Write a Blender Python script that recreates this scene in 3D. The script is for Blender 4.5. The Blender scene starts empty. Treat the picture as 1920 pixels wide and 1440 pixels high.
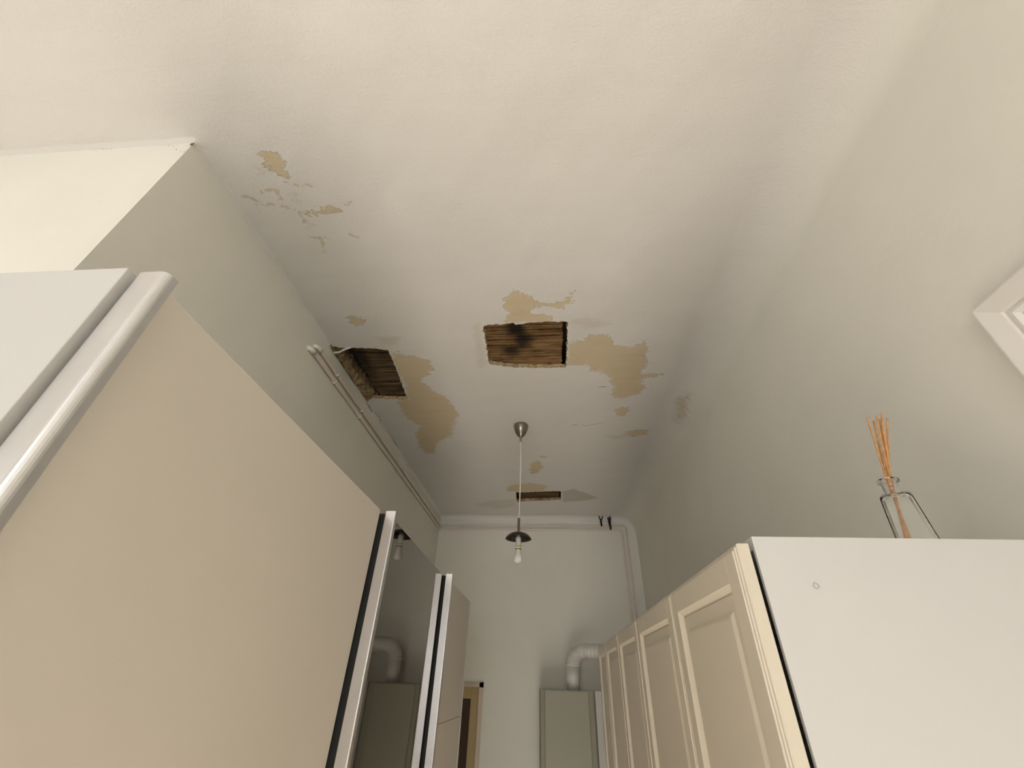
import bpy, bmesh, math, random
import numpy as np
from mathutils import Vector, Matrix

scene = bpy.context.scene
C = scene.collection
EYE = 1.90                      # camera height above the floor
def Z(v): return EYE + v

# ------------------------------------------------------------------ camera
cam_data = bpy.data.cameras.new('camera')
cam = bpy.data.objects.new('camera', cam_data)
C.objects.link(cam)
cam_data.sensor_fit = 'HORIZONTAL'
cam_data.sensor_width = 36.0
cam_data.lens = 36.0 * 793.87 / 1920.0
cam_data.clip_start = 0.02
rot = Matrix(((0.996694, 0.015901, 0.079676), (0.074285, -0.575525, -0.814404), (0.032906, 0.81763, -0.574803)))
cam.matrix_world = Matrix.Translation((0, 0, EYE)) @ rot.to_4x4()
scene.camera = cam

# ------------------------------------------------------------------ world, light, exposure
world = bpy.data.worlds.new('world')
scene.world = world
world.use_nodes = True
world.node_tree.nodes['Background'].inputs[0].default_value = (0.85, 0.92, 1.0, 1)
world.node_tree.nodes['Background'].inputs[1].default_value = 0.35

def area_light(name, loc, direction, sx, sy, energy, color):
    d = bpy.data.lights.new(name, 'AREA')
    d.shape = 'RECTANGLE'; d.size = sx; d.size_y = sy
    d.energy = energy; d.color = color
    o = bpy.data.objects.new(name, d); C.objects.link(o)
    o.location = loc
    o.rotation_euler = Vector(direction).to_track_quat('-Z', 'Y').to_euler()
    return o
# fill light added on the unseen left side to brighten the right wall
area_light('left_fill_light', (-4.03, -2.3, 1.85), (1, 0, 0), 2.1, 1.5, 22.0, (1.0, 1.0, 1.03))
area_light('back_window_daylight', (-0.75, -4.53, 1.95), (0, 1, 0.0), 2.3, 1.45, 63.0, (1.0, 1.0, 1.03))
# added low beam through the back window; its floor bounce lifts ceiling and walls
bounce_sun_d = bpy.data.lights.new('bounce_sun', 'SUN'); bounce_sun_d.energy = 35.0; bounce_sun_d.angle = 0.01; bounce_sun_d.color = (1.0, 0.985, 0.99)
bounce_sun = bpy.data.objects.new('bounce_sun', bounce_sun_d); C.objects.link(bounce_sun)
bounce_sun.rotation_euler = Vector((0.05, 1.0, -0.34)).to_track_quat('-Z', 'Y').to_euler()

vs = scene.view_settings
vs.view_transform = 'Standard'
vs.look = 'None'
vs.exposure = 0.0
vs.gamma = 1.0
vs.use_curve_mapping = False

# ------------------------------------------------------------------ helpers
rnd = random.Random(7)
ORIGIN = {}

def obj(name, bm, m, parent=None, smooth=False):
    """link a bmesh (in world coordinates) as ONE mesh object"""
    me = bpy.data.meshes.new(name)
    base = Vector(ORIGIN.get(parent.name, (0, 0, 0))) if parent else Vector((0, 0, 0))
    if parent:
        bmesh.ops.translate(bm, verts=bm.verts, vec=-base)
    bmesh.ops.recalc_face_normals(bm, faces=bm.faces)
    for f in bm.faces: f.smooth = smooth
    bm.to_mesh(me); bm.free()
    me.materials.append(m)
    o = bpy.data.objects.new(name, me); C.objects.link(o)
    if parent:
        o.parent = parent
        ORIGIN[o.name] = tuple(base)
    return o

def thing(name, label, cat, loc, group=None):
    o = bpy.data.objects.new(name, None); C.objects.link(o)
    o.empty_display_size = 0.1
    o.location = loc
    ORIGIN[o.name] = tuple(loc)
    o['label'] = label; o['category'] = cat
    if group: o['group'] = group
    return o

def tag(o, label, cat, group=None):
    o['label'] = label; o['category'] = cat
    if group: o['group'] = group
    return o

def struct(name, bm, m, smooth=False):
    o = obj(name, bm, m, None, smooth); o['kind'] = 'structure'
    return o

def box(bm, lo, hi, bev=0.0, seg=2):
    v = [bm.verts.new((x, y, z)) for x in (lo[0], hi[0]) for y in (lo[1], hi[1]) for z in (lo[2], hi[2])]
    fs = [bm.faces.new([v[i] for i in q]) for q in
          ((0, 1, 3, 2), (4, 6, 7, 5), (0, 4, 5, 1), (2, 3, 7, 6), (0, 2, 6, 4), (1, 5, 7, 3))]
    if bev:
        es = list({e for f in fs for e in f.edges})
        bmesh.ops.bevel(bm, geom=es, offset=bev, segments=seg, profile=0.5, affect='EDGES')
    return bm

def newbox(lo, hi, bev=0.0, seg=2):
    return box(bmesh.new(), lo, hi, bev, seg)

def tube(bm, pts, r, n=14, cap=True):
    """swept round tube through pts; r is one radius or one per point"""
    pts = [Vector(p) for p in pts]
    rs = r if isinstance(r, (list, tuple)) else [r] * len(pts)
    rings = []
    up = None
    for i, p in enumerate(pts):
        a = pts[i] - pts[i - 1] if i else pts[1] - pts[0]
        b = pts[i + 1] - pts[i] if i < len(pts) - 1 else a
        t = (a.normalized() + b.normalized()).normalized()
        if up is None:
            up = Vector((0, 0, 1)) if abs(t.z) < 0.9 else Vector((1, 0, 0))
        s = t.cross(up).normalized(); up = s.cross(t).normalized()
        rings.append([bm.verts.new(p + rs[i] * (math.cos(2 * math.pi * k / n) * s + math.sin(2 * math.pi * k / n) * up)) for k in range(n)])
    for a, b in zip(rings, rings[1:]):
        for k in range(n):
            bm.faces.new((a[k], a[(k + 1) % n], b[(k + 1) % n], b[k]))
    if cap:
        bm.faces.new(rings[0]); bm.faces.new(rings[-1])
    return bm

def lathe(prof, cx, cy, n=40, bm=None):
    """surface of revolution about a vertical axis; prof = [(radius, z)...]"""
    bm = bm or bmesh.new()
    rings = []
    for r, z in prof:
        if r < 1e-5: rings.append([bm.verts.new((cx, cy, z))])
        else: rings.append([bm.verts.new((cx + r * math.cos(2 * math.pi * k / n), cy + r * math.sin(2 * math.pi * k / n), z)) for k in range(n)])
    for a, b in zip(rings, rings[1:]):
        for k in range(n):
            k2 = (k + 1) % n
            if len(a) == 1 and len(b) == 1: continue
            if len(a) == 1: bm.faces.new((a[0], b[k2], b[k]))
            elif len(b) == 1: bm.faces.new((a[k], a[k2], b[0]))
            else: bm.faces.new((a[k], a[k2], b[k2], b[k]))
    return bm

def arc(c, r, a0, a1, u, v, n=8):
    c, u, v = Vector(c), Vector(u), Vector(v)
    return [c + r * (math.cos(a0 + (a1 - a0) * i / n) * u + math.sin(a0 + (a1 - a0) * i / n) * v) for i in range(n + 1)]

def prism(poly, axis, a, b, bm=None):
    """poly = [(p, q)...] swept from a to b along axis x, y or z"""
    bm = bm or bmesh.new()
    def P(p, q, w):
        return {'x': (w, p, q), 'y': (p, w, q), 'z': (p, q, w)}[axis]
    A = [bm.verts.new(P(p, q, a)) for p, q in poly]; B = [bm.verts.new(P(p, q, b)) for p, q in poly]
    n = len(poly)
    for i in range(n): bm.faces.new((A[i], A[(i + 1) % n], B[(i + 1) % n], B[i]))
    bm.faces.new(A); bm.faces.new(B)
    return bm

# ------------------------------------------------------------------ materials
class M:
    """tiny node builder"""
    def __init__(s, name):
        s.mat = bpy.data.materials.new(name); s.mat.use_nodes = True
        s.t = s.mat.node_tree; s.b = s.t.nodes['Principled BSDF']
    def node(s, kind, **kw):
        n = s.t.nodes.new(kind)
        for k, v in kw.items():
            if k in ('operation', 'blend_type', 'data_type', 'attribute_name', 'noise_dimensions', 'wave_type', 'bands_direction', 'feature', 'interpolation_type', 'clamp'):
                setattr(n, k, v)
            else: s.put(n.inputs[k], v)
        return n
    def put(s, sock, v):
        if hasattr(v, 'links') or isinstance(v, bpy.types.NodeSocket): s.t.links.new(v, sock)
        else: sock.default_value = v
    def obj_co(s, scale=(1, 1, 1)):
        tc = s.t.nodes.new('ShaderNodeTexCoord')
        mp = s.t.nodes.new('ShaderNodeMapping'); mp.inputs['Scale'].default_value = scale
        s.t.links.new(tc.outputs['Object'], mp.inputs['Vector'])
        return mp.outputs[0]
    def noise(s, co, scale, detail=4, rough=0.5):
        n = s.t.nodes.new('ShaderNodeTexNoise')
        s.t.links.new(co, n.inputs['Vector'])
        n.inputs['Scale'].default_value = scale; n.inputs['Detail'].default_value = detail; n.inputs['Roughness'].default_value = rough
        return n.outputs[0]
    def math(s, op, a, b=0.0, c=0.0, clamp=False):
        n = s.t.nodes.new('ShaderNodeMath'); n.operation = op; n.use_clamp = clamp
        s.put(n.inputs[0], a); s.put(n.inputs[1], b); s.put(n.inputs[2], c)
        return n.outputs[0]
    def step(s, v, lo, hi):
        n = s.t.nodes.new('ShaderNodeMapRange'); n.interpolation_type = 'SMOOTHSTEP'
        s.put(n.inputs['Value'], v); n.inputs['From Min'].default_value = lo; n.inputs['From Max'].default_value = hi
        return n.outputs[0]
    def mix(s, f, a, b):
        n = s.t.nodes.new('ShaderNodeMix'); n.data_type = 'RGBA'
        s.put(n.inputs[0], f); s.put(n.inputs[6], a if not isinstance(a, tuple) else (*a, 1)); s.put(n.inputs[7], b if not isinstance(b, tuple) else (*b, 1))
        return n.outputs[2]
    def ramp(s, v, stops):
        n = s.t.nodes.new('ShaderNodeValToRGB'); s.put(n.inputs[0], v)
        e = n.color_ramp.elements
        while len(e) < len(stops): e.new(0.5)
        for el, (p, c) in zip(e, stops): el.position = p; el.color = (*c, 1)
        return n.outputs[0]
    def attr(s, name):
        n = s.t.nodes.new('ShaderNodeAttribute'); n.attribute_name = name
        return n.outputs['Fac']
    def bump(s, h, dist, strength=1.0):
        n = s.t.nodes.new('ShaderNodeBump'); s.put(n.inputs['Height'], h)
        n.inputs['Distance'].default_value = dist; n.inputs['Strength'].default_value = strength
        s.t.links.new(n.outputs[0], s.b.inputs['Normal'])
    def done(s, color=None, rough=0.5, metal=0.0, spec=0.5):
        if color is not None: s.put(s.b.inputs['Base Color'], (*color, 1) if isinstance(color, tuple) else color)
        s.b.inputs['Roughness'].default_value = rough; s.b.inputs['Metallic'].default_value = metal
        s.b.inputs['Specular IOR Level'].default_value = spec
        return s.mat

def paint(name, col, rough=0.5, var=0.03, scale=6.0, bump=0.0, bscale=60.0, metal=0.0, spec=0.5):
    m = M(name); co = m.obj_co()
    n = m.noise(co, scale, 3)
    lo = tuple(max(0, c * (1 - var)) for c in col); hi = tuple(min(1, c * (1 + var)) for c in col)
    c = m.ramp(n, [(0.3, lo), (0.7, hi)])
    if bump: m.bump(m.noise(co, bscale, 4), bump)
    return m.done(c, rough, metal, spec)

WALL = (0.860, 0.838, 0.752)
wall_mat = paint('wall_paint', WALL, 0.85, 0.02, 3.0, 0.0016, 22.0, spec=0.2)
white_board = paint('white_melamine', (0.635, 0.625, 0.605), 0.45, 0.012, 4.0)
cream_paint = paint('cream_lacquer', (0.69, 0.625, 0.505), 0.42, 0.015, 5.0)
beige_panel = paint('beige_panel', (0.665, 0.61, 0.535), 0.5, 0.015, 3.0)
alu = paint('brushed_aluminium', (0.74, 0.735, 0.75), 0.30, 0.03, 20.0, metal=1.0)
dark_gap = paint('gap_shade_black', (0.012, 0.012, 0.012), 0.8)  # near-black colour standing in for shade in the door gaps
mirror_mat = paint('grey_tinted_mirror', (0.215, 0.195, 0.168), 0.03, 0.005, metal=1.0)
pipe_mat = paint('pipe_paint', (0.80, 0.705, 0.615), 0.38, 0.03, 12.0)
steel = paint('brushed_steel', (0.31, 0.28, 0.245), 0.28, 0.05, 30.0, metal=1.0)
dark_metal = paint('dark_bronze_metal', (0.050, 0.043, 0.036), 0.42, 0.05, metal=0.6)
iron = paint('rusty_black_iron', (0.020, 0.014, 0.010), 0.8, 0.2, 60.0, 0.002, 120.0)
cord_mat = paint('white_cord', (0.85, 0.83, 0.78), 0.5)
socket_mat = paint('white_porcelain', (0.86, 0.84, 0.76), 0.3)
yellow_ring = paint('ochre_ring', (0.75, 0.45, 0.06), 0.5)
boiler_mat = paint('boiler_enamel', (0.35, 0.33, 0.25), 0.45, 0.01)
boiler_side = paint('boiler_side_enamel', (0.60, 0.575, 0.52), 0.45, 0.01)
line_mat = paint('panel_joint', (0.10, 0.09, 0.075), 0.8)
duct_mat = paint('white_duct', (0.74, 0.72, 0.66), 0.32, 0.02)
frame_mat = paint('white_moulding', (0.83, 0.80, 0.74), 0.4, 0.01)
casing_mat = paint('door_casing_paint', (0.70, 0.60, 0.48), 0.5, 0.03)
door_mat = paint('ochre_door_paint', (0.52, 0.39, 0.20), 0.5, 0.05)
dark_glass = paint('dark_door_pane', (0.055, 0.035, 0.018), 0.35, 0.05)
reed_mat = paint('rattan', (0.62, 0.33, 0.135), 0.6, 0.25, 90.0)
floor_m = M('floor_boards')
_co = floor_m.obj_co((1.0, 9.0, 1.0))
floor_mat = floor_m.done(floor_m.ramp(floor_m.noise(_co, 3.0, 5), [(0.3, (0.62, 0.56, 0.47)), (0.7, (0.70, 0.64, 0.55))]), 0.45)

# frosted lamp glass (unlit)
bm_ = M('frosted_bulb')
bm_.b.inputs['Subsurface Weight'].default_value = 0.25
bm_.b.inputs['Subsurface Radius'].default_value = (0.02, 0.02, 0.02)
bulb_mat = bm_.done((0.84, 0.82, 0.78), 0.25)
# clear bottle glass
g_ = M('clear_glass')
g_.b.inputs['Transmission Weight'].default_value = 1.0
g_.b.inputs['IOR'].default_value = 1.45
glass_mat = g_.done((0.985, 0.99, 0.98), 0.01)

# ceiling: white plaster, bared old yellow paint, pink mortar, grey scraped patch, cracks
c_ = M('ceiling_plaster')
co = c_.obj_co(); cox = c_.obj_co((0.40, 1.9, 1.0))
n1 = c_.noise(cox, 15.0, 9, 0.72); n2 = c_.noise(co, 60.0, 5, 0.6); n3 = c_.noise(cox, 5.0, 4); n4 = c_.noise(c_.obj_co((1, 1, 1)), 130.0, 3)
def ragged(a, amp1, amp2, w=0.035):
    v = c_.math('ADD', c_.attr(a), c_.math('MULTIPLY', c_.math('SUBTRACT', n1, 0.5), amp1))
    v = c_.math('ADD', v, c_.math('MULTIPLY', c_.math('SUBTRACT', n2, 0.5), amp2))
    return c_.step(v, 0.5 - w, 0.5 + w)
f_y = ragged('stain', 1.5, 0.95); f_p = ragged('mortar', 1.3, 0.7, 0.22); f_s = ragged('scrape', 0.5, 0.15); f_l = ragged('flake', 1.0, 1.7, 0.12)
f_w = ragged('fresh', 0.9, 0.2, 0.25)
f_c = c_.step(c_.attr('crack'), 0.35, 0.8)
base = c_.ramp(n3, [(0.25, (0.770, 0.745, 0.705)), (0.75, (0.800, 0.775, 0.735))])
yel = c_.ramp(n1, [(0.3, (0.640, 0.520, 0.325)), (0.7, (0.700, 0.585, 0.395))])
base = c_.mix(c_.math('MULTIPLY', f_w, 0.6), base, (0.80, 0.765, 0.70))
base = c_.mix(c_.math('MULTIPLY', f_p, 0.38), base, (0.600, 0.515, 0.410))
base = c_.mix(c_.math('MULTIPLY', f_s, 0.75), base, (0.520, 0.470, 0.395))
base = c_.mix(c_.math('MULTIPLY', f_l, 0.65), base, (0.60, 0.48, 0.31))
base = c_.mix(c_.math('MULTIPLY', f_y, 0.90), base, yel)
base = c_.mix(c_.math('MULTIPLY', f_c, 0.7), base, (0.16, 0.12, 0.08))
cv_ = c_.step(c_.attr('cove'), 0.05, 0.95)
base = c_.mix(c_.math('MULTIPLY', cv_, c_.math('SUBTRACT', 1.0, c_.math('MAXIMUM', f_y, f_p))), base, WALL)
hh = c_.math('ADD', c_.math('MULTIPLY', n1, 0.5), c_.math('MULTIPLY', n4, 0.22))
hh = c_.math('SUBTRACT', hh, c_.math('MULTIPLY', f_y, 0.22)); hh = c_.math('SUBTRACT', hh, c_.math('MULTIPLY', f_s, 0.3))
hh = c_.math('SUBTRACT', hh, c_.math('MULTIPLY', f_p, 0.15)); hh = c_.math('SUBTRACT', hh, f_c)
hh = c_.math('MULTIPLY', hh, c_.math('SUBTRACT', 1.0, c_.math('MULTIPLY', cv_, 0.75)))
c_.bump(hh, 0.0050)
ceil_mat = c_.done(base, 0.88, 0.0, 0.2)

def lath(name, mould, tone):
    m = M(name)
    a = m.noise(m.obj_co((1.6, 42.0, 8.0)), 2.2, 7, 0.65); b = m.noise(m.obj_co((5.0, 160.0, 8.0)), 2.0, 5, 0.7); d = m.noise(m.obj_co(), 9.0, 5, 0.6)
    v = m.math('ADD', m.math('MULTIPLY', a, 0.6), m.math('MULTIPLY', b, 0.4))
    col = m.ramp(v, [(0.36, tuple(0.06 * t for t in tone)), (0.45, tuple(0.35 * t for t in tone)), (0.53, tuple(0.90 * t for t in tone)), (0.66, tuple(1.35 * t for t in tone))])
    mo = m.math('ADD', m.attr('mould'), m.math('ADD', m.math('MULTIPLY', m.math('SUBTRACT', d, 0.5), 1.1), m.math('MULTIPLY', m.math('SUBTRACT', b, 0.5), 0.9)))
    mo = m.math('MULTIPLY', m.step(mo, 0.18, 0.85), mould)
    col = m.mix(mo, col, (0.018, 0.016, 0.014))
    m.bump(v, 0.012)
    return m.done(col, 0.85, 0.0, 0.15)
lath_mid = lath('old_lath', 0.92, (0.400, 0.235, 0.110))
lath_dark = lath('damp_lath', 0.85, (0.240, 0.155, 0.085))
lath_far = lath('brown_lath', 0.3, (0.210, 0.130, 0.065))
void_mat = paint('roof_void', (0.020, 0.015, 0.010), 0.95)
broken_mat = paint('broken_plaster', (0.50, 0.38, 0.23), 0.95, 0.45, 45.0, 0.006, 90.0, spec=0.1)

masonry_mat = paint('damp_masonry', (0.30, 0.215, 0.120), 0.95, 0.55, 40.0, 0.012, 55.0, spec=0.1)

# ------------------------------------------------------------------ room shell
HC = Z(1.45)                    # ceiling height
XL, XR, YF, YB, XO, YP = -1.16, 0.90, 4.52, -4.50, -4.0, 0.61
RC, RF, RL = 0.17, 0.055, 0.015

# outlines on the ceiling, metres (x, y)
YEL = [[(-0.954, 0.661), (-0.913, 0.667), (-0.904, 0.697), (-0.904, 0.745), (-0.916, 0.756), (-0.942, 0.737), (-0.972, 0.702)], [(-0.985, 1.44), (-0.934, 1.449), (-0.886, 1.481), (-0.917, 1.511), (-0.97, 1.505)], [(-0.808, 1.743), (-0.726, 1.774), (-0.66, 1.809), (-0.631, 1.884), (-0.681, 1.933), (-0.742, 2.012), (-0.687, 2.127), (-0.632, 2.188), (-0.582, 2.383), (-0.638, 2.488), (-0.671, 2.562), (-0.682, 2.679), (-0.77, 2.761), (-0.844, 2.821), (-0.883, 2.975), (-0.962, 2.965), (-0.963, 2.802), (-0.951, 2.652), (-0.88, 2.559), (-0.945, 2.447), (-0.953, 2.224), (-0.878, 2.207), (-0.847, 2.037), (-0.856, 1.902), (-0.842, 1.756)], [(-0.187, 1.368), (-0.147, 1.336), (-0.134, 1.321), (-0.087, 1.346), (-0.039, 1.381), (0.022, 1.404), (0.084, 1.386), (0.126, 1.345), (0.133, 1.398), (0.085, 1.434), (0.022, 1.421), (-0.053, 1.414), (-0.06, 1.477), (0.022, 1.503), (0.035, 1.529), (-0.188, 1.52), (-0.169, 1.455), (-0.19, 1.401)], [(0.124, 1.701), (0.2, 1.682), (0.224, 1.642), (0.317, 1.637), (0.354, 1.722), (0.439, 1.742), (0.512, 1.694), (0.536, 1.781), (0.561, 1.921), (0.532, 1.97), (0.668, 1.989), (0.556, 2.022), (0.55, 2.075), (0.597, 2.115), (0.551, 2.176), (0.463, 2.233), (0.406, 2.214), (0.399, 2.098), (0.353, 1.964), (0.245, 1.921), (0.227, 1.876), (0.118, 1.873)], [(0.441, 2.371), (0.475, 2.32), (0.529, 2.347), (0.513, 2.426), (0.472, 2.425)], [(-0.132, 3.165), (-0.067, 3.124), (-0.035, 3.237), (-0.072, 3.345), (-0.128, 3.401), (-0.151, 3.29)], [(-0.056, 3.018), (-0.015, 3.037), (0.001, 3.076), (-0.049, 3.066)], [(-0.379, 3.772), (-0.343, 3.642), (-0.172, 3.578), (-0.078, 3.602), (-0.007, 3.664), (-0.033, 3.782), (-0.291, 3.798)], [(0.565, 2.642), (0.695, 2.621), (0.697, 2.69), (0.604, 2.728)], [(-0.91, 0.883), (-0.846, 0.873), (-0.802, 0.868), (-0.771, 0.879), (-0.782, 0.901), (-0.857, 0.897), (-0.913, 0.896)]]
PINK = [[(-0.733, 4.139), (-0.506, 4.028), (-0.319, 3.981), (-0.332, 4.178), (-0.534, 4.295), (-0.69, 4.217)], [(0.395, 2.694), (0.509, 2.711), (0.575, 2.657), (0.621, 2.721), (0.477, 2.759)], [(-0.741, 2.143), (-0.638, 2.219), (-0.608, 2.489), (-0.705, 2.737), (-0.747, 2.561), (-0.721, 2.281)], [(-1.013, 0.696), (-0.985, 0.709), (-0.94, 0.727), (-0.971, 0.735), (-1.007, 0.729)], [(-0.365, 1.548), (-0.321, 1.523), (-0.326, 1.663), (-0.329, 1.844), (-0.371, 1.892), (-0.372, 1.749)], [(0.12, 1.521), (0.2, 1.488), (0.229, 1.526), (0.308, 1.548), (0.233, 1.583), (0.14, 1.568)], [(-0.886, 1.622), (-0.805, 1.595), (-0.749, 1.614), (-0.799, 1.668), (-0.871, 1.665)], [(-0.917, 0.796), (-0.902, 0.816), (-0.926, 0.846), (-0.933, 0.82)], [(-0.922, 0.919), (-0.899, 0.939), (-0.936, 0.949)]]
SCRAPE = [[(0.139, 3.793), (0.234, 3.726), (0.361, 3.831), (0.478, 3.94), (0.374, 4.013), (0.145, 4.061)]]
COVE = [[(0.821, 2.465), (0.791, 2.223), (0.823, 2.138), (0.845, 2.127), (0.868, 2.316), (0.858, 2.48)]]
WHITE = [[(-0.323, 1.504), (-0.161, 1.521), (0.048, 1.526), (0.113, 1.521), (0.14, 1.908), (0.111, 1.937), (-0.327, 1.903), (-0.34, 1.663)]]
YELLINE = [[(-1.121, 0.812), (-1.104, 0.811), (-1.09, 0.822)], [(-1.085, 0.825), (-1.073, 0.841), (-1.051, 0.851), (-1.031, 0.845)], [(-1.085, 0.842), (-1.093, 0.871)], [(-1.034, 0.849), (-0.987, 0.858), (-0.957, 0.873), (-0.933, 0.886), (-0.908, 0.892)], [(-0.981, 0.801), (-0.978, 0.833), (-0.981, 0.859)], [(-0.894, 0.779), (-0.853, 0.779), (-0.832, 0.788)], [(-1.044, 0.801), (-1.004, 0.793), (-0.971, 0.797)], [(-0.932, 0.895), (-0.935, 0.932), (-0.906, 0.946)], [(-0.947, 0.985), (-0.928, 1.001), (-0.88, 1.004)], [(-0.902, 1.018), (-0.922, 1.078)], [(-0.743, 0.867), (-0.713, 0.854)], [(-0.779, 0.994), (-0.756, 1.007)]]
CRACK = [[(-1.153, 2.22), (-1.158, 2.324), (-1.134, 2.393), (-1.153, 2.516), (-1.147, 2.617), (-1.147, 2.731), (-1.141, 2.945)], [(0.183, 2.554), (0.274, 2.562), (0.378, 2.52)], [(0.305, 2.096), (0.36, 2.100)]]
HOLE_L = [(-1.158, 1.672), (-1.111, 1.688), (-1.058, 1.689), (-0.929, 1.703), (-0.854, 1.719), (-0.857, 1.877), (-0.878, 2.207), (-0.997, 2.198), (-1.1, 2.189), (-1.15, 2.213), (-1.144, 2.157), (-1.145, 2.051), (-1.163, 1.994), (-1.176, 1.983), (-1.19, 1.929), (-1.196, 1.881), (-1.165, 1.793), (-1.163, 1.745)]
HOLE_C = [(-0.309, 1.539), (-0.243, 1.541), (-0.152, 1.533), (-0.15, 1.545), (-0.057, 1.533), (0.048, 1.53), (0.11, 1.532), (0.115, 1.679), (0.115, 1.873), (0.11, 1.902), (0.051, 1.905), (-0.039, 1.902), (-0.099, 1.895), (-0.189, 1.888), (-0.262, 1.871), (-0.315, 1.854), (-0.311, 1.707)]
HOLE_F = [(-0.297, 3.812), (-0.082, 3.796), (0.124, 3.78), (0.127, 3.903), (0.129, 4.003), (-0.036, 4.035), (-0.192, 4.038), (-0.304, 4.07)]

def sd_poly(P, poly):
    """signed distance (negative inside) of the points P[N,2] to a polygon"""
    A = np.array(poly, float); B = np.roll(A, -1, 0)
    d = np.full(len(P), 1e9); inside = np.zeros(len(P), bool)
    for a, b in zip(A, B):
        e = b - a; w = P - a
        t = np.clip((w @ e) / max(e @ e, 1e-12), 0, 1)
        d = np.minimum(d, np.hypot(*(w - t[:, None] * e).T))
        c = (a[1] <= P[:, 1]) != (b[1] <= P[:, 1])
        with np.errstate(divide='ignore', invalid='ignore'):
            xi = a[0] + (P[:, 1] - a[1]) * e[0] / (e[1] if abs(e[1]) > 1e-12 else 1e-12)
        inside ^= c & (P[:, 0] < xi)
    return np.where(inside, -d, d)

def sd_line(P, line):
    A = np.array(line, float); d = np.full(len(P), 1e9)
    for a, b in zip(A[:-1], A[1:]):
        e = b - a; w = P - a; t = np.clip((w @ e) / max(e @ e, 1e-12), 0, 1)
        d = np.minimum(d, np.hypot(*(w - t[:, None] * e).T))
    return d

def field(P, polys=(), lines=(), width=0.006, soft=0.05):
    f = np.zeros(len(P))
    for q in polys: f = np.maximum(f, np.clip(0.5 - sd_poly(P, q) / (2 * soft), 0, 1))
    for q in lines: f = np.maximum(f, np.clip(0.5 - (sd_line(P, q) - width) / (2 * soft * 0.5), 0, 1))
    return f

def wob(x, y, s, ph):
    return np.sin(x * s + ph) * np.cos(y * s * 1.3 + 2 * ph) * 0.6 + np.sin(x * s * 2.3 + 1.7 * ph + y * s * 1.9) * 0.4

# graph lines of the ceiling sheet: flat in the middle, rolled down into the right and the far wall
h = 0.008
xs = [(x, 0.0) for x in np.arange(XL + RL, XR - RC, h)]
xs = [(x, 0.0) for x in np.linspace(XO, XL - 0.03, 40)] + [(XL, 0.0), (XL + RL * 0.3, 0.0)] + xs
xs += [(XR - RC + RC * math.sin(t), -RC * (1 - math.cos(t))) for t in np.linspace(0, math.pi / 2, 26)]
ys = [(y, 0.0) for y in np.linspace(YB, YP - 0.33, 60)] + [(y, 0.0) for y in np.arange(YP - 0.32, YF - RF, h)]
ys += [(YF - RF + RF * math.sin(t), -RF * (1 - math.cos(t))) for t in np.linspace(0, math.pi / 2, 12)]
XX, YY = np.meshgrid([a for a, b in xs], [a for a, b in ys]); DX, DY = np.meshgrid([b for a, b in xs], [b for a, b in ys])
PX, PY = XX.ravel(), YY.ravel()
drop = np.where((PX <= XL + RL * 0.31) & (PY > YP), np.where(PX < XL + 0.001, RL, RL * 0.29), 0.0)
flat = (DX.ravel() > -1e-6) & (DY.ravel() > -1e-6)
PZ = HC + DX.ravel() + DY.ravel()
PZ = np.maximum(PZ, HC - RC) - drop
fade = np.clip((XR - RC - PX) / 0.35, 0, 1); fade = fade * fade * (3 - 2 * fade)
PZ += np.where(flat, fade, 0.0) * (0.0035 * wob(PX, PY, 5.0, 0.6) + 0.0012 * wob(PX, PY, 17.0, 1.9))
P2 = np.stack([PX, PY], 1)
hsd = np.full(len(PX), 1e9); HG = np.zeros((len(PX), 2))
for hp in (HOLE_L, HOLE_C, HOLE_F):
    s = sd_poly(P2, hp) + 0.0045 * wob(PX, PY, 70.0, 0.4) + 0.003 * wob(PX, PY, 170.0, 2.2)
    m_ = s < hsd; hsd = np.where(m_, s, hsd)
ny, nx = XX.shape
S = hsd.reshape(ny, nx)
beyond = (PX < XL - 0.001) & (PY > YP + 0.02)
idx = np.arange(ny * nx).reshape(ny, nx)
quads = np.stack([idx[:-1, :-1], idx[:-1, 1:], idx[1:, 1:], idx[1:, :-1]], -1).reshape(-1, 4)
inside = hsd < 0
keep = ~inside[quads].all(1) & ~beyond[quads].any(1)
quads = quads[keep]
# pull the inner vertices of the rim quads out to the hole's ragged outline
gy, gx = np.gradient(S, YY[:, 0], XX[0, :])
gx, gy = gx.ravel(), gy.ravel(); gl = np.maximum(np.hypot(gx, gy), 1e-6)
rim = np.zeros(len(PX), bool); rim[np.unique(quads)] = True; rim &= inside
mv = np.where(rim, np.minimum(-hsd, 0.014), 0.0)
PX = PX + mv * gx / gl; PY = PY + mv * gy / gl
P2 = np.stack([PX, PY], 1)
used = np.unique(quads); remap = np.full(len(PX), -1); remap[used] = np.arange(len(used))
verts = np.stack([PX, PY, PZ], 1)[used]; faces = remap[quads]; rimv = rim[used]
Pu = P2[used]
att = {
 'stain': field(Pu, YEL, (), soft=0.042),
 'mortar': field(Pu, PINK + COVE, (), soft=0.045),
 'scrape': field(Pu, SCRAPE, (), soft=0.03),
 'flake': field(Pu, (), YELLINE, 0.0045, 0.022),
 'fresh': field(Pu, WHITE, (), soft=0.05),
 'cove': np.clip(np.degrees(np.arcsin(np.clip((Pu[:, 0] - (XR - RC)) / RC, 0, 1))) / 90.0, 0, 1),
 'crack': field(Pu, (), CRACK, 0.0028, 0.008),
}
att['stain'] = np.maximum(att['stain'], 0.93 * field(Pu, COVE, (), soft=0.03) * 0.55)
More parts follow.
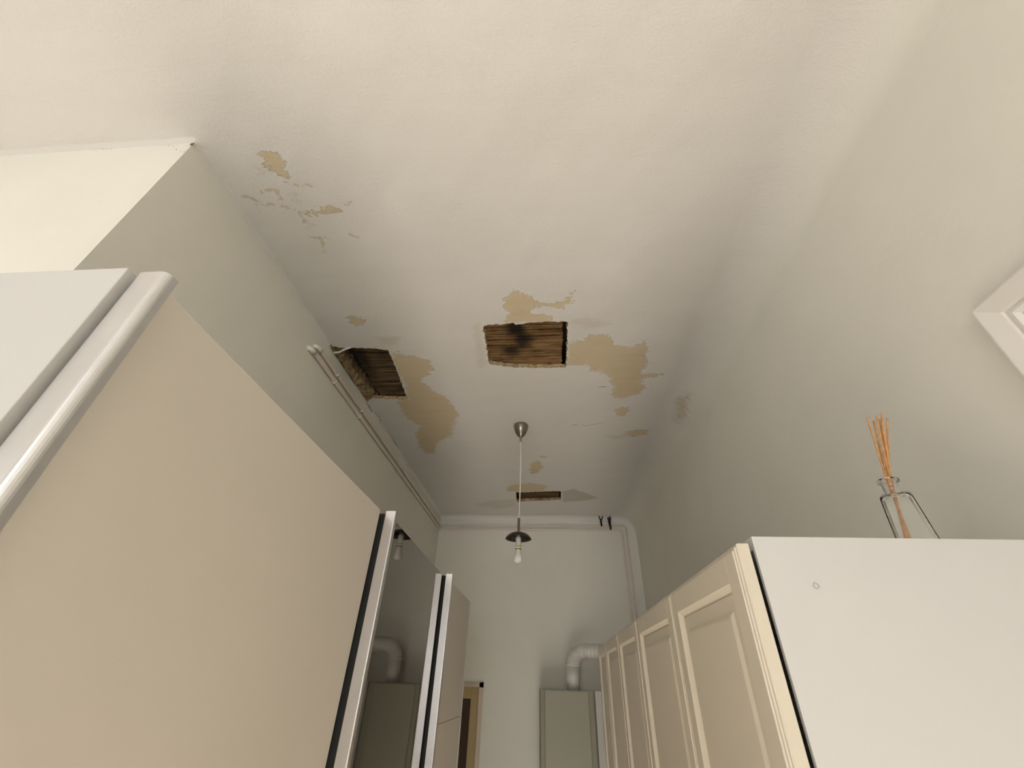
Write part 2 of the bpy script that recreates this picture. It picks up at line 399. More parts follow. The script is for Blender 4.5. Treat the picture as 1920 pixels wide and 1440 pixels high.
# broken edge of the plaster round the holes: rim edges drawn up by the thickness of the plaster
ek = {}
for f in faces:
    for a, b in zip(f, np.roll(f, -1)):
        k = (min(a, b), max(a, b)); ek[k] = ek.get(k, 0) + 1
rim_edges = [k for k, c in ek.items() if c == 1 and rimv[k[0]] and rimv[k[1]]]
me = bpy.data.meshes.new('ceiling')
me.from_pydata(verts.tolist(), [], faces.tolist())
for k, v in att.items():
    a = me.attributes.new(k, 'FLOAT', 'POINT')
    a.data.foreach_set('value', v.astype(np.float32))
me.polygons.foreach_set('use_smooth', np.ones(len(me.polygons), bool))
me.materials.append(ceil_mat)
me.update()
ceiling = bpy.data.objects.new('ceiling', me); C.objects.link(ceiling); ceiling['kind'] = 'structure'

# plaster thickness seen at the hole edges
def part_of_ceiling(name, bm, m, label, attrs=None):
    o = obj(name, bm, m); o.parent = ceiling; o['label'] = label
    return o
bm = bmesh.new(); vm = {}
def rv(i, up):
    if (i, up) not in vm:
        p = verts[i]
        j = 0.004 * (rnd.random() - 0.5)
        vm[(i, up)] = bm.verts.new((p[0] + (j if up else 0), p[1] + (j if up else 0), p[2] + (0.026 + j if up else 0)))
    return vm[(i, up)]
for a, b in rim_edges:
    bm.faces.new((rv(a, 0), rv(b, 0), rv(b, 1), rv(a, 1)))
part_of_ceiling('plaster_edge', bm, broken_mat, 'broken tan plaster edge of the ceiling holes')

def lath_sheet(x0, x1, y0, y1, z, mat, label, mould, pitch=0.021, seed=1):
    """lath strips running across the room, with ragged edges, as one sheet"""
    rg = random.Random(seed); bm = bmesh.new(); y = y0
    lay = bm.verts.layers.float.new('mould')
    while y < y1:
        w = pitch * rg.uniform(0.7, 1.35); zz = z + rg.uniform(-0.003, 0.005); n = 26
        top = zz + 0.008
        e0, e1 = rg.uniform(0, 0.012), rg.uniform(0, 0.008)
        rows = []
        for i in range(n + 1):
            x = x0 + e0 + (x1 - x0 - e0 - e1) * i / n
            ya = y + rg.uniform(0, 0.0022); yb = y + w - 0.0025 - rg.uniform(0, 0.0022)
            r = [bm.verts.new((x, ya, top)), bm.verts.new((x, ya, zz + 0.0015)), bm.verts.new((x, (ya + yb) / 2, zz)), bm.verts.new((x, yb, zz + 0.0015)), bm.verts.new((x, yb, top))]
            for v in r: v[lay] = mould(v.co.x, v.co.y)
            rows.append(r)
        for a, b in zip(rows, rows[1:]):
            for k in range(5): bm.faces.new((a[k], a[(k + 1) % 5], b[(k + 1) % 5], b[k]))
        bm.faces.new(rows[0]); bm.faces.new(rows[-1])
        y += w
    return part_of_ceiling('exposed_lath', bm, mat, label)

def gauss(x, y, cx, cy, sx, sy): return math.exp(-((x - cx) / sx) ** 2 - ((y - cy) / sy) ** 2)
lath_sheet(-0.34, 0.094, 1.46, 1.98, HC + 0.030, lath_mid, 'brown wooden laths with black mould in the middle ceiling hole',
           lambda x, y: 0.80 * gauss(x, y, -0.150, 1.60, 0.055, 0.07) + 0.80 * gauss(x, y, -0.105, 1.70, 0.06, 0.06) + 0.85 * gauss(x, y, -0.19, 1.80, 0.065, 0.07) + 0.3 * gauss(x, y, -0.22, 1.66, 0.05, 0.07), seed=3)
lath_sheet(-1.075, -0.80, 1.62, 2.26, HC + 0.034, lath_dark, 'dark damp laths in the ceiling hole beside the left wall',
           lambda x, y: 0.8 * gauss(x, y, -1.05, 1.85, 0.06, 0.2) + 0.6 * gauss(x, y, -0.87, 2.14, 0.12, 0.06) + 0.5 * gauss(x, y, -0.9, 1.80, 0.06, 0.10), 0.026, seed=5)
lath_sheet(-0.285, 0.112, 3.72, 4.14, HC + 0.020, lath_far, 'plain brown laths in the narrow far ceiling hole', lambda x, y: 0.2, 0.045, seed=8)
# void over the holes
bm = bmesh.new()
for (x0, x1, y0, y1) in ((-0.42, 0.24, 1.42, 2.02), (-1.26, -0.72, 1.56, 2.32), (-0.42, 0.24, 3.66, 4.20)):
    z0, z1 = HC + 0.012, HC + 0.16
    v = [bm.verts.new((x, y, z)) for x in (x0, x1) for y in (y0, y1) for z in (z0, z1)]
    for q in ((0, 1, 3, 2), (4, 6, 7, 5), (0, 4, 5, 1), (2, 3, 7, 6), (1, 5, 7, 3)): bm.faces.new([v[i] for i in q])
part_of_ceiling('roof_void', bm, void_mat, 'dark cavity behind the laths')
# crumbling masonry where the left hole meets the wall
bm = bmesh.new(); rg = random.Random(12)
rows = []
for i in range(34):
    y = 1.655 + i * (2.215 - 1.655) / 33
    k = i / 33.0
    xo = XL + 0.012
    xi = XL + 0.020 + 0.022 * k + 0.030 * k * k + rg.uniform(-0.006, 0.008)
    rows.append([bm.verts.new((xo, y, HC - 0.006 - rg.uniform(0, 0.008))), bm.verts.new((xo + (xi - xo) * 0.4, y, HC + 0.006 + rg.uniform(-0.005, 0.005))),
                 bm.verts.new((xi, y, HC + 0.022 + rg.uniform(-0.006, 0.008))), bm.verts.new((xi - 0.006, y, HC + 0.09))])
for a, b in zip(rows, rows[1:]):
    for k in range(3): bm.faces.new((a[k], a[k + 1], b[k + 1], b[k]))
part_of_ceiling('broken_masonry', bm, masonry_mat, 'crumbled brown masonry along the wall edge of the left hole')

# walls (slabs)
T = 0.12
struct('wall_left', newbox((XL - T, YP + T, 0), (XL, YF + T, HC)), wall_mat)
struct('wall_pier', newbox((XO - T, YP, 0), (XL, YP + T, HC)), wall_mat)
struct('wall_right', newbox((XR, YB - T, 0), (XR + T, YF + T, HC)), wall_mat)
DX0, DX1, DZ = -1.13, -0.615, Z(-0.045)       # doorway in the far wall
bm = bmesh.new()
box(bm, (XL, YF, 0), (DX0, YF + T, HC)); box(bm, (DX1, YF, 0), (XR, YF + T, HC)); box(bm, (DX0, YF, DZ), (DX1, YF + T, HC))
struct('wall_far', bm, wall_mat)
WX0, WX1, WZ0, WZ1 = -1.92, 0.45, 1.20, 2.70    # window in the back wall
bm = bmesh.new()
box(bm, (XO - T, YB - T, 0), (WX0, YB, HC)); box(bm, (WX1, YB - T, 0), (XR, YB, HC))
box(bm, (WX0, YB - T, 0), (WX1, YB, WZ0)); box(bm, (WX0, YB - T, WZ1), (WX1, YB, HC))
struct('wall_back', bm, wall_mat)
VY0, VY1, VZ0, VZ1 = -3.4, -1.2, 1.05, 2.65  # unseen opening added in the outer wall for the left fill light
bm = bmesh.new()
box(bm, (XO - T, YB, 0), (XO, VY0, HC)); box(bm, (XO - T, VY1, 0), (XO, YP, HC))
box(bm, (XO - T, VY0, 0), (XO, VY1, VZ0)); box(bm, (XO - T, VY0, VZ1), (XO, VY1, HC))
struct('wall_outer', bm, wall_mat)
bm = bmesh.new()
for (a, b) in (((VY0, VZ0), (VY0 + 0.05, VZ1)), ((VY1 - 0.05, VZ0), (VY1, VZ1)), ((VY0, VZ0), (VY1, VZ0 + 0.05)), ((VY0, VZ1 - 0.05), (VY1, VZ1))):
    box(bm, (XO - 0.11, a[0], a[1]), (XO - 0.07, b[0], b[1]))
struct('fill_window', bm, frame_mat)  # frame of the added opening round the left fill light
struct('floor', newbox((XO - T, YB - T, -0.1), (XR + T, YF + T, 0)), floor_mat)
bm = bmesh.new()
for (a, b) in (((WX0, WZ0), (WX0 + 0.06, WZ1)), ((WX1 - 0.06, WZ0), (WX1, WZ1)), ((WX0, WZ0), (WX1, WZ0 + 0.06)), ((WX0, WZ1 - 0.06), (WX1, WZ1))):
    box(bm, (a[0], YB - 0.11, a[1]), (b[0], YB - 0.07, b[1]))
struct('window_1', bm, frame_mat)

# rust specks at the head of the pier corner
rust = paint('rust_stain', (0.20, 0.11, 0.04), 0.9)
bm = bmesh.new(); rg = random.Random(4)
for i in range(46):
    s = rg.random() ** 2
    if i < 7: p = (XL + rg.uniform(-0.006, 0.006), YP - 0.0006, HC - 0.017 - rg.uniform(0, 0.012)); r = rg.uniform(0.0025, 0.005)
    elif i < 34: p = (XL - 0.09 * s - 0.003, YP - 0.0006, HC - 0.02 - 0.06 * rg.random() * (1 - s)); r = rg.uniform(0.0006, 0.0014)
    else: p = (XL - 0.33 + rg.gauss(0, 0.02), YP - 0.0006, HC - 0.012 - abs(rg.gauss(0, 0.008))); r = rg.uniform(0.0007, 0.0018)
    k = 7
    ring = [bm.verts.new((p[0] + r * math.cos(6.283 * j / k) * rg.uniform(.7, 1.4), p[1], p[2] + r * math.sin(6.283 * j / k) * rg.uniform(.7, 1.4))) for j in range(k)]
    c2 = bm.verts.new((p[0], p[1] - r * 0.4, p[2]))
    for j in range(k): bm.faces.new((ring[j], ring[(j + 1) % k], c2))
o = obj('rust_speck', bm, rust); o.parent = bpy.data.objects['wall_pier']; o['kind'] = 'stuff'; o['label'] = 'rust brown specks at the top corner of the pier'

# door in the far wall, mostly hidden by the wardrobe
bm = bmesh.new()
CW = 0.030
for k, (wd, th) in enumerate(((CW, 0.012), (CW * 0.62, 0.018), (CW * 0.28, 0.023))):
    box(bm, (DX1 - 0.004, YF - th, 0), (DX1 + wd, YF, DZ + wd)); box(bm, (DX0 - wd * 0.6, YF - th, DZ - 0.004), (DX1 + wd, YF, DZ + wd)); box(bm, (DX0 - wd * 0.6, YF - th, 0), (DX0 + 0.004, YF, DZ + wd))
d1 = struct('door_1', bm, casing_mat)
bm = bmesh.new(); ST = 0.078
box(bm, (DX0 + .004, YF + .015, 0.01), (DX0 + ST, YF + .055, DZ - .004), .002, 1); box(bm, (DX1 - ST, YF + .015, 0.01), (DX1 - .004, YF + .055, DZ - .004), .002, 1)
box(bm, (DX0 + ST, YF + .017, DZ - .088), (DX1 - ST, YF + .053, DZ - .004)); box(bm, (DX0 + ST, YF + .017, 0.01), (DX1 - ST, YF + .053, 0.75))
lf = obj('door_leaf', bm, door_mat); lf.parent = d1; lf['label'] = 'ochre door leaf behind a pale casing'
pn = obj('door_pane', newbox((DX0 + ST, YF + .035, .75), (DX1 - ST, YF + .042, DZ - .088)), dark_glass); pn.parent = lf; pn['label'] = 'dark glazed pane'

# ------------------------------------------------------------------ sliding wardrobe on the left
WT = Z(0.425)
w = thing('sliding_wardrobe', 'tall white wardrobe with beige and grey mirrored sliding doors along the left wall', 'wardrobe', (-0.85, 1.72, 0))
XF, XB = -0.540, -1.155
obj('side_panel', newbox((XB, 0.325, 0), (XF, 0.343, WT), 0.0012, 2), white_board, w)
obj('side_panel', newbox((XB + 0.003, 3.065, 0), (XF, 3.083, WT), 0.0012, 2), white_board, w)
bm = newbox((XB, 0.343, WT - 0.02), (XF - 0.001, 3.065, WT - 0.001)); obj('top_panel', bm, white_board, w)
obj('bottom_panel', newbox((XB, 0.343, 0.02), (XF - 0.03, 3.065, 0.05)), white_board, w)
obj('back_panel', newbox((XB, 0.343, 0.05), (XB + 0.008, 3.065, WT - 0.02)), white_board, w)
for yd in (1.28, 2.21): obj('divider', newbox((XB + 0.008, yd - 0.009, 0.05), (XF - 0.05, yd + 0.009, WT - 0.02)), white_board, w)
bm = prism([(0.3445, WT - 0.001), (3.06, WT - 0.001), (3.06, WT - 0.028), (0.385, WT - 0.028), (0.372, WT - 0.012), (0.3445, WT - 0.012)], 'x', XF, XF + 0.0075)
obj('top_track', bm, white_board, w)
def handle_profile(y0, xo, xi, top, parent, cut=True, depth=0.018, r=0.010):
    """vertical aluminium grip: rounded towards the aisle"""
    a = arc((xo - r, y0 + r, 0), r, 0, -math.pi / 2, (1, 0, 0), (0, 1, 0), 6)
    poly = [(p.x, p.y) for p in a] + [(xi, y0), (xi, y0 + depth), (xo, y0 + depth)]
    bm = prism(poly, 'z', 0.05, top)
    return obj('handle_profile', bm, alu, parent)
doors = [  # near edge, far edge, outer face of the grip, inner face of the grip, material, top
    (0.3335, 1.270, -0.491, -0.5300, beige_panel, Z(0.425), 'matt beige sliding door'),
    (1.284, 2.208, -0.474, -0.5060, mirror_mat, Z(0.423), 'grey mirrored sliding door'),
    (2.222, 3.080, -0.473, -0.5060, beige_panel, Z(0.423), 'matt beige sliding door')]
for k, (y0, y1, xo, xi, mt, top, lab) in enumerate(doors):
    seam = Z(-0.172 if k == 2 else -0.60); mirrored = mt is mirror_mat
    ya, yb = y0 + 0.0185, y1 - (0.013 if k == 2 else 0.0)
    if mirrored:      # the mirror sits very slightly out of line in its track
        bm = prism([(-0.4935, ya), (-0.5165, yb), (-0.5225, yb), (-0.5005, ya)], 'z', 0.05, Z(0.4135))
        d = obj('door', bm, mt, w)
    else:
        d = obj('door', newbox((-0.530, ya, seam + 0.0012), (-0.520, yb, top), 0.0006, 1), mt, w)
        obj('lower_panel', newbox((-0.530, ya, 0.05), (-0.520, yb, seam - 0.0012), 0.0006, 1), mt, d)
    d['label'] = lab
    handle_profile(y0, xo, xi, Z(0.4255), d, depth=0.019, r=0.010 if k == 0 else 0.004)
    if k: obj('gap_shade_strip', newbox((-0.5310, y0, 0.05), (xi - 0.0004, y0 + 0.018, top - 0.006)), dark_gap, d)  # black strip paints the shaded gap beside the grip
    if k == 2:
        obj('edge_profile', newbox((-0.531, y1 - 0.013, 0.05), (-0.516, y1, top), 0.0015, 1), alu, d)
        
# ------------------------------------------------------------------ tall cupboards on the right
CT = Z(0.205)
def ring_door(y0, y1, z0, z1):
    """framed door with a stepped outer lip, moulded recess and raised field; front faces -x"""
    bm = bmesh.new()
    prof = [(0.0, 0.3180), (0.0, 0.3015), (0.0015, 0.2995), (0.0045, 0.2990), (0.0055, 0.2968), (0.0090, 0.2962), (0.0100, 0.2940),
            (0.0500, 0.2940), (0.0590, 0.3040), (0.0610, 0.3052), (0.0620, 0.3030), (0.0860, 0.3025), (0.0930, 0.2990), (0.0960, 0.2985)]
    rings = []
    for t, x in prof:
        rings.append([bm.verts.new((x, y, z)) for y, z in ((y0 + t, z0 + t), (y1 - t, z0 + t), (y1 - t, z1 - t), (y0 + t, z1 - t))])
    for a, b in zip(rings, rings[1:]):
        for k in range(4): bm.faces.new((a[k], a[(k + 1) % 4], b[(k + 1) % 4], b[k]))
    bm.faces.new(rings[-1]); bm.faces.new(rings[0])
    # fine joints of stiles and rails
    return bm
edges = [0.725, 1.175, 1.687, 2.185, 2.690, 3.098]
side_lab = ['cream framed cupboard nearest the camera with plain white side and reed bottle on top',
            'second cream framed cupboard from the near end of the right row',
            'middle cupboard of the cream row of five on the right',
            'fourth cream framed cupboard, last but one before the boiler',
            'narrow cream framed cupboard at the far end of the right row, before the boiler']
for i in range(5):
    y0, y1 = edges[i], edges[i + 1]
    cb = thing('tall_cupboard', side_lab[i], 'cupboard', (0.60, (y0 + y1) / 2, 0), 'row of cream cupboards on the right')
    a0, a1 = y0 + (0.003 if i == 0 else 0.0006), y1 - 0.0006
    xf, xb = 0.3270, 0.895
    obj('side_panel', newbox((xf, a0, 0), (xb, a0 + (0.0085 if i == 0 else 0.018), CT), 0.0010, 2), white_board, cb)
    obj('side_panel', newbox((xf, a1 - 0.018, 0), (xb, a1, CT), 0.0010, 2), white_board, cb)
    obj('top_panel', newbox((xf + .0004, a0 + (0.0085 if i == 0 else 0.018), CT - 0.019), (xb, a1 - 0.018, CT - 0.0006)), white_board, cb)
    obj('bottom_panel', newbox((xf + .02, a0 + 0.018, 0.06), (xb, a1 - 0.018, 0.078)), white_board, cb)
    obj('back_panel', newbox((xb - 0.006, a0 + 0.018, 0.078), (xb - .0005, a1 - 0.018, CT - 0.02)), white_board, cb)
    dr = obj('door', ring_door(y0 + 0.0012, y1 - 0.0012, 0.065, Z(0.193)), cream_paint, cb)
    dr['label'] = 'cream framed door with raised field'
    # stile and rail joints: hairline ridges on the frame
    for yy in (y0 + 0.0512, y1 - 0.0512):
        obj('frame_joint', newbox((0.29375, yy - 0.0006, Z(0.193) - 0.0500), (0.2945, yy + 0.0006, Z(0.193) - 0.0110)), cream_paint, dr)
    for zz in (0.45, 1.62):
        obj('hinge', newbox((0.3180, y0 + 0.03, zz), (0.3268, y0 + 0.07, zz + 0.05), 0.001, 1), steel, cb)
# pencil ring mark on the near white side
bm = bmesh.new()
n = 16; rr = random.Random(2)
ring = []
for k in range(n):
    a = 2 * math.pi * k / n; r = 0.0036 * rr.uniform(0.85, 1.2)
    ring.append((0.400 + r * math.cos(a), 0.7268, Z(0.133) + 1.15 * r * math.sin(a)))
tube(bm, ring + ring[:1], 0.00035, 6, False)
mk = obj('scuff_mark', bm, paint('graphite', (0.34, 0.32, 0.28), 0.8), bpy.data.objects['tall_cupboard'])
mk['label'] = 'small dark ring mark on the white side'

# ------------------------------------------------------------------ reed diffuser on the cupboard
bx_, by_ = 0.6560, 0.83
rd = thing('reed_diffuser', 'clear glass bottle with rattan reeds on top of the near white cupboard', 'diffuser', (bx_, by_, CT))
def sq_ring(bm, s, r, z, ang, n=6):
    """rounded square ring, half side s, corner radius r"""
    vs = []
    for q in range(4):
        for i in range(n + 1):
            a = q * math.pi / 2 + (math.pi / 2) * i / n
            cx = (s - r) * (1 if q in (0, 3) else -1); cy = (s - r) * (1 if q in (0, 1) else -1)
            x, y = cx + r * math.cos(a), cy + r * math.sin(a)
            vs.append(bm.verts.new((bx_ + x * math.cos(ang) - y * math.sin(ang), by_ + x * math.sin(ang) + y * math.cos(ang), z)))
    return vs
bm = bmesh.new(); ANG = -0.62
prof = [(0.0275, 0.005, 0.0006), (0.0292, 0.0065, 0.004), (0.0288, 0.0065, 0.020), (0.0243, 0.006, 0.096), (0.0234, 0.006, 0.1025), (0.0215, 0.008, 0.1055),
        (0.0150, 0.0148, 0.108), (0.0128, 0.0127, 0.112), (0.0126, 0.0125, 0.128), (0.0145, 0.0144, 0.1315), (0.0183, 0.0182, 0.133), (0.0187, 0.0186, 0.1355), (0.0183, 0.0182, 0.138), (0.0102, 0.0101, 0.138),
        (0.0098, 0.0097, 0.112), (0.0122, 0.0121, 0.1035), (0.0195, 0.0070, 0.1015), (0.0218, 0.0050, 0.095), (0.0262, 0.0050, 0.020), (0.0258, 0.0050, 0.010)]
rings = [sq_ring(bm, s, r, CT + z, ANG) for s, r, z in prof]
for a, b in zip(rings, rings[1:]):
    m_ = len(a)
    for k in range(m_): bm.faces.new((a[k], a[(k + 1) % m_], b[(k + 1) % m_], b[k]))
bm.faces.new(rings[0]); bm.faces.new(rings[-1])
obj('bottle', bm, glass_mat, rd, smooth=True)
rg = random.Random(21)
tips = [(0.6795, 0.83, 0.4835), (0.6975, 0.842, 0.479), (0.7015, 0.832, 0.4905), (0.7050, 0.822, 0.489), (0.7095, 0.838, 0.484), (0.7165, 0.828, 0.4805), (0.7035, 0.848, 0.486)]
for k, (tx, ty, tz) in enumerate(tips):
    b = Vector((0.6395 + 0.0045 * math.cos(k * 0.9), by_ + 0.0045 * math.sin(k * 0.9), CT + 0.0125)); nk = Vector((0.6595 + 0.0028 * math.cos(k * 0.9 + 2.6), by_ + 0.0045 * math.sin(k * 0.9 + 2.6), CT + 0.135))
    bm = tube(bmesh.new(), [b, b.lerp(nk, 0.5), nk, nk.lerp(Vector((tx, ty, Z(tz))), 0.5), (tx, ty, Z(tz))], 0.00175, 8)
    obj('reed', bm, reed_mat, rd, smooth=False)

# ------------------------------------------------------------------ moulded frame high on the right wall
pf = thing('wall_frame', 'thick white moulded frame hanging high on the right wall', 'frame', (XR, 0.40, Z(0.25)))
bm = bmesh.new()
fy0, fy1, fz0, fz1 = 0.08, 0.700, Z(0.235), Z(0.657)
prof = [(0.0, XR - 0.001), (0.0, XR - 0.020), (0.002, XR - 0.0225), (0.005, XR - 0.0225), (0.036, XR - 0.0135), (0.0375, XR - 0.0125), (0.0385, XR - 0.0095), (0.043, XR - 0.0095), (0.045, XR - 0.012), (0.050, XR - 0.012), (0.057, XR - 0.006), (0.057, XR - 0.001)]
rings = [[bm.verts.new((x, y, z)) for y, z in ((fy0 + t, fz0 + t), (fy1 - t, fz0 + t), (fy1 - t, fz1 - t), (fy0 + t, fz1 - t))] for t, x in prof]
for a, b in zip(rings, rings[1:]):
    for k in range(4): bm.faces.new((a[k], a[(k + 1) % 4], b[(k + 1) % 4], b[k]))
obj('moulding', bm, frame_mat, pf)
obj('inset_panel', newbox((XR - 0.004, fy0 + .055, fz0 + .055), (XR - 0.0012, fy1 - .055, fz1 - .055)), white_board, pf)

# ------------------------------------------------------------------ pendant lamp
px, py = -0.175, 2.55
pl = thing('pendant_lamp', 'bare bulb pendant with small dark dish shade hanging on white cord from the ceiling', 'lamp', (px, py, HC))
obj('ceiling_rose', lathe([(0.0, HC - 0.001), (0.049, HC - 0.001), (0.0505, HC - 0.006), (0.0495, HC - 0.016), (0.045, HC - 0.038), (0.036, HC - 0.062), (0.024, HC - 0.081), (0.012, HC - 0.090), (0.0065, HC - 0.092), (0.0065, HC - 0.128), (0.005, HC - 0.130), (0.0, HC - 0.130)], px, py), steel, pl, True)
c0, c1 = HC - 0.128, Z(0.806)
pts = [(px + 0.004 * math.sin(math.pi * t) - 0.0, py, c0 + (c1 - c0) * t) for t in np.linspace(0, 1, 14)]
obj('cord', tube(bmesh.new(), pts, 0.0036, 10), cord_mat, pl, True)
obj('cord_grip', lathe([(0.0, Z(0.822)), (0.0055, Z(0.821)), (0.0062, Z(0.812)), (0.0062, Z(0.800)), (0.0, Z(0.800))], px, py, 20), cord_mat, pl, True)
obj('tube', lathe([(0.0, Z(0.808)), (0.0075, Z(0.808)), (0.0078, Z(0.80)), (0.0078, Z(0.730)), (0.011, Z(0.728)), (0.012, Z(0.720)), (0.0, Z(0.720))], px, py, 24), steel, pl, True)
sh = [(0.010, Z(0.7245)), (0.030, Z(0.7215)), (0.052, Z(0.712)), (0.067, Z(0.700)), (0.0755, Z(0.688)), (0.0765, Z(0.6865)), (0.0755, Z(0.6862)), (0.066, Z(0.6975)), (0.051, Z(0.7095)), (0.030, Z(0.7188)), (0.010, Z(0.7218))]
obj('shade', lathe(sh + sh[:1], px, py, 56), dark_metal, pl, True)
obj('socket', lathe([(0.0, Z(0.7205)), (0.008, Z(0.7205)), (0.009, Z(0.702)), (0.0150, Z(0.694)), (0.0158, Z(0.688)), (0.0158, Z(0.638)), (0.0165, Z(0.637)), (0.0165, Z(0.628)), (0.0, Z(0.628))], px, py, 28), socket_mat, pl, True)
obj('socket_ring', lathe([(0.0160, Z(0.6455)), (0.0168, Z(0.645)), (0.0168, Z(0.640)), (0.0160, Z(0.6395))], px, py, 28), yellow_ring, pl, True)
bl = obj('bulb', lathe([(0.0, Z(0.6275)), (0.0135, Z(0.6275)), (0.0145, Z(0.622)), (0.0170, Z(0.608)), (0.0205, Z(0.598)), (0.0212, Z(0.597)), (0.0228, Z(0.591)), (0.0240, Z(0.583)), (0.0238, Z(0.575)), (0.0218, Z(0.566)), (0.0175, Z(0.559)), (0.010, Z(0.5545)), (0.0, Z(0.553))], px, py, 36), bulb_mat, pl, True)
bl['label'] = 'unlit frosted white bulb'
obj('bulb_collar', lathe([(0.0138, Z(0.6300)), (0.0170, Z(0.6298)), (0.0170, Z(0.6272)), (0.0138, Z(0.6270))], px, py, 28), dark_metal, bl, True)

# ------------------------------------------------------------------ boiler with flue duct
BY = 4.15
bo = thing('wall_boiler', 'white wall boiler under the bent flue duct on the far wall', 'boiler', (0.13, YF, Z(-0.80)))
bx0, bx1, bt, bb = -0.091, 0.345, Z(-0.040), Z(-0.80)
casing = prism([(bx0, YF - 0.001), (bx0, BY + 0.028), (bx0 + 0.012, BY + 0.008), (bx0 + 0.042, BY), (bx1 - 0.050, BY), (bx1 - 0.012, BY + 0.006), (bx1, BY + 0.020), (bx1, YF - 0.001)], 'z', bb, bt)
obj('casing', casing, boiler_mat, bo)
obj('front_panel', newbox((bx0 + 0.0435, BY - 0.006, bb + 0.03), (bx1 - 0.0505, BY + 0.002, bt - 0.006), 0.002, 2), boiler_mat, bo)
for xx in (bx0 + 0.0420, bx1 - 0.0500):
    obj('panel_joint', newbox((xx - 0.0010, BY - 0.0030, bb + 0.03), (xx + 0.0010, BY + 0.001, bt - 0.004)), line_mat, bo)
bm = prism([(bx1 + 0.0005, BY - 0.002), (bx1 + 0.085, BY - 0.012), (bx1 + 0.087, BY + 0.05), (bx1 + 0.0005, BY + 0.05)], 'z', bb, bt)
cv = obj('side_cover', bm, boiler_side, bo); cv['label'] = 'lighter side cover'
# flue: straight stub, ribbed elbow, ribbed run into the right wall
fx, fyy, fr = 0.184, 4.26, 0.0555
fl = thing('flue_duct', 'white flue duct with ribbed elbow rising from the boiler into the right wall', 'duct', (fx, fyy, bt))
obj('stub_pipe', lathe([(0.0, bt + 0.0005), (fr * 0.98, bt + 0.0005), (fr * 0.98, Z(0.122)), (0.0, Z(0.122))], fx, fyy, 36), duct_mat, fl, True)
RB = 0.118; zc = Z(0.115); pts, rs = [], []
N = 13 * 8
for i in range(N + 1):
    a = math.pi - (math.pi / 2) * i / N
    pts.append((fx + RB + RB * math.cos(a), fyy, zc + RB * math.sin(a)))
    rs.append(fr + 0.0015 + 0.0030 * math.cos(2 * math.pi * i / 8))
obj('ribbed_elbow', tube(bmesh.new(), pts, rs, 36), duct_mat, fl, True)
pts, rs = [], []
x = fx + RB; k = 0
while x < XR - 0.002:
    pts.append((x, fyy, zc + RB)); rs.append(fr + (0.0012 if x < fx + RB + 0.10 else 0.003) * math.cos(k * math.pi / 3)); x += 0.0045; k += 1
obj('run_pipe', tube(bmesh.new(), pts, rs, 36), duct_mat, fl, True)
obj('seam', newbox((fx - 0.012, fyy - fr - 0.0012, bt + 0.001), (fx - 0.009, fyy - fr + 0.004, Z(0.118))), white_board, fl)

# ------------------------------------------------------------------ pair of heating pipes
PR = 0.0095; px_ = XL + 0.0135; pyf = YF - 0.0135
def bend(p0, c, p1, r=0.03, n=7):
    """fillet the corner c between p0 and p1"""
    p0, c, p1 = Vector(p0), Vector(c), Vector(p1)
    a, b = (p0 - c).normalized(), (p1 - c).normalized()
    s, e = c + a * r, c + b * r
    return [s.lerp(c, t).lerp(c.lerp(e, t), t) for t in np.linspace(0, 1, n)]
def heating_pipe(z0, z1, zf, zfr, ys, xd, label, ends):
    """starts out of the left wall at ys, runs along left wall and far wall, drops at xd"""
    hp = thing('heating_pipe', label, 'pipe', (px_, ys, Z(z0)), 'heating pipes under the ceiling')
    A = (XL + 0.001, ys, Z(z0) + 0.000); B = (px_, ys, Z(z0)); Cc = (px_, pyf, Z(z1)); D = (xd, pyf, Z(zfr)); E = (xd, pyf, Z(-1.0))
    pts = [Vector(A)] + bend(A, B, Cc, 0.017) + bend(B, Cc, D, 0.022) + bend(Cc, D, E, 0.03 if ends else 0.012) + [Vector(E)]
    obj('pipe_run', tube(bmesh.new(), pts, PR, 14), pipe_mat, hp, True)
    el = bend(A, B, Cc, 0.022)
    dirn = (Vector(Cc) - Vector(B)).normalized()
    obj('elbow', tube(bmesh.new(), [Vector((XL + 0.0015, ys, Z(z0)))] + el + [el[-1] + dirn * 0.022], PR + 0.0040, 16), socket_mat, hp, True)
    def clip(p, d):
        d = Vector(d).normalized(); p = Vector(p)
        return tube(bmesh.new(), [p - d * 0.006, p - d * 0.005, p + d * 0.005, p + d * 0.006], [PR + .001, PR + 0.0042, PR + 0.0042, PR + .001], 14)
    def on_left(y):
        t = (y - ys) / (pyf - ys); return (px_, y, Z(z0 + (z1 - z0) * t))
    for y in (1.80, 2.17, 3.05, 3.85): obj('pipe_clip', clip(on_left(y), (0, 1, 0)), pipe_mat, hp, True)
    for x in (-0.92, -0.30, 0.40): obj('pipe_clip', clip((x, pyf, Z(z1 + (zfr - z1) * (x - px_) / (xd - px_))), (1, 0, 0)), pipe_mat, hp, True)
    obj('pipe_clip', clip((xd, pyf, Z(0.75)), (0, 0, 1)), pipe_mat, hp, True)
    if ends: pass
    else:
        obj('corner_fitting', tube(bmesh.new(), bend((xd - 0.03, pyf, Z(zfr)), D, (xd, pyf, Z(zfr - 0.03)), 0.02) , PR + 0.003, 14), socket_mat, hp, True)
    return hp
heating_pipe(1.304, 1.306, 1.306, 1.318, 1.512, 0.757, 'lower of the two pale pipes along the left and far walls', True)
heating_pipe(1.352, 1.346, 1.346, 1.358, 1.556, 0.803, 'upper of the two pale pipes along the left and far walls', False)

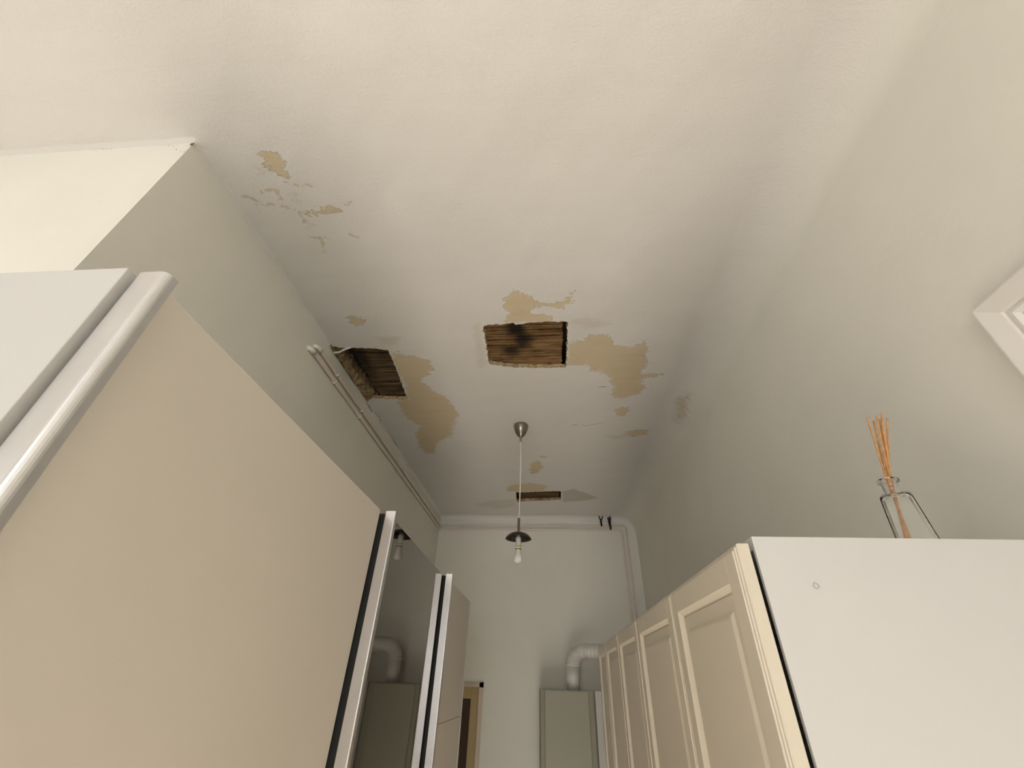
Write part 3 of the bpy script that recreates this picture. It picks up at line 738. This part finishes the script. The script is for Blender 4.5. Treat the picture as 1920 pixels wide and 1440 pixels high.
# ------------------------------------------------------------------ two iron pipe hooks on the far wall
hk = thing('iron_hook', 'forked black iron hook on the far wall, the left of the two', 'hook', (0.552, YF, Z(1.37)), 'iron hooks above the pipes')
hx = 0.552
bm = tube(bmesh.new(), [(hx + .002, YF - 0.028, Z(1.350)), (hx, YF - 0.024, Z(1.375)), (hx - .001, YF - 0.024, Z(1.405)), (hx, YF - 0.024, Z(1.425))], [0.0085, 0.0095, 0.0105, 0.008], 10)
obj('shank', bm, iron, hk)
for s in (-1, 1):
    bm = tube(bmesh.new(), [(hx, YF - 0.025, Z(1.412)), (hx + s * 0.012, YF - 0.030, Z(1.422)), (hx + s * 0.017, YF - 0.036, Z(1.438)), (hx + s * (0.022 if s < 0 else 0.017), YF - 0.048, Z(1.455))], [0.006, 0.0055, 0.005, 0.0048], 8)
    obj('prong', bm, iron, hk)
hk2 = thing('iron_hook', 'thick closed black iron hook on the far wall, the right one beside the pipe corner', 'hook', (0.640, YF, Z(1.35)), 'iron hooks above the pipes')
hx = 0.640
bm = tube(bmesh.new(), [(hx + .002, YF - 0.034, Z(1.312)), (hx + .002, YF - 0.030, Z(1.34)), (hx - .003, YF - 0.028, Z(1.375)), (hx - .003, YF - 0.030, Z(1.410)), (hx - .003, YF - 0.032, Z(1.425))], [0.009, 0.010, 0.0125, 0.016, 0.012], 10)
obj('shank', bm, iron, hk2)
for s, zt in ((-1, 1.452), (1, 1.462)):
    bm = tube(bmesh.new(), [(hx - .003 + s * .004, YF - 0.031, Z(1.405)), (hx - .003 + s * .012, YF - 0.036, Z(1.424)), (hx - .003 + s * 0.009, YF - 0.042, Z(zt - 0.014))], [0.008, 0.0095, 0.006], 8)
    obj('prong', bm, iron, hk2)

# ------------------------------------------------------------------ loose white cable crossing the left hole
bm = tube(bmesh.new(), [(XL + 0.004, 1.715, HC - 0.012), (XL + 0.035, 1.718, HC - 0.006), (XL + 0.07, 1.700, HC - 0.003), (XL + 0.105, 1.690, HC + 0.002), (XL + 0.135, 1.692, HC + 0.016), (XL + 0.15, 1.70, HC + 0.030)], 0.0055, 10)
tag(obj('loose_cable', bm, cord_mat, None, True), 'short white cable crossing the ceiling hole beside the left wall', 'cable')
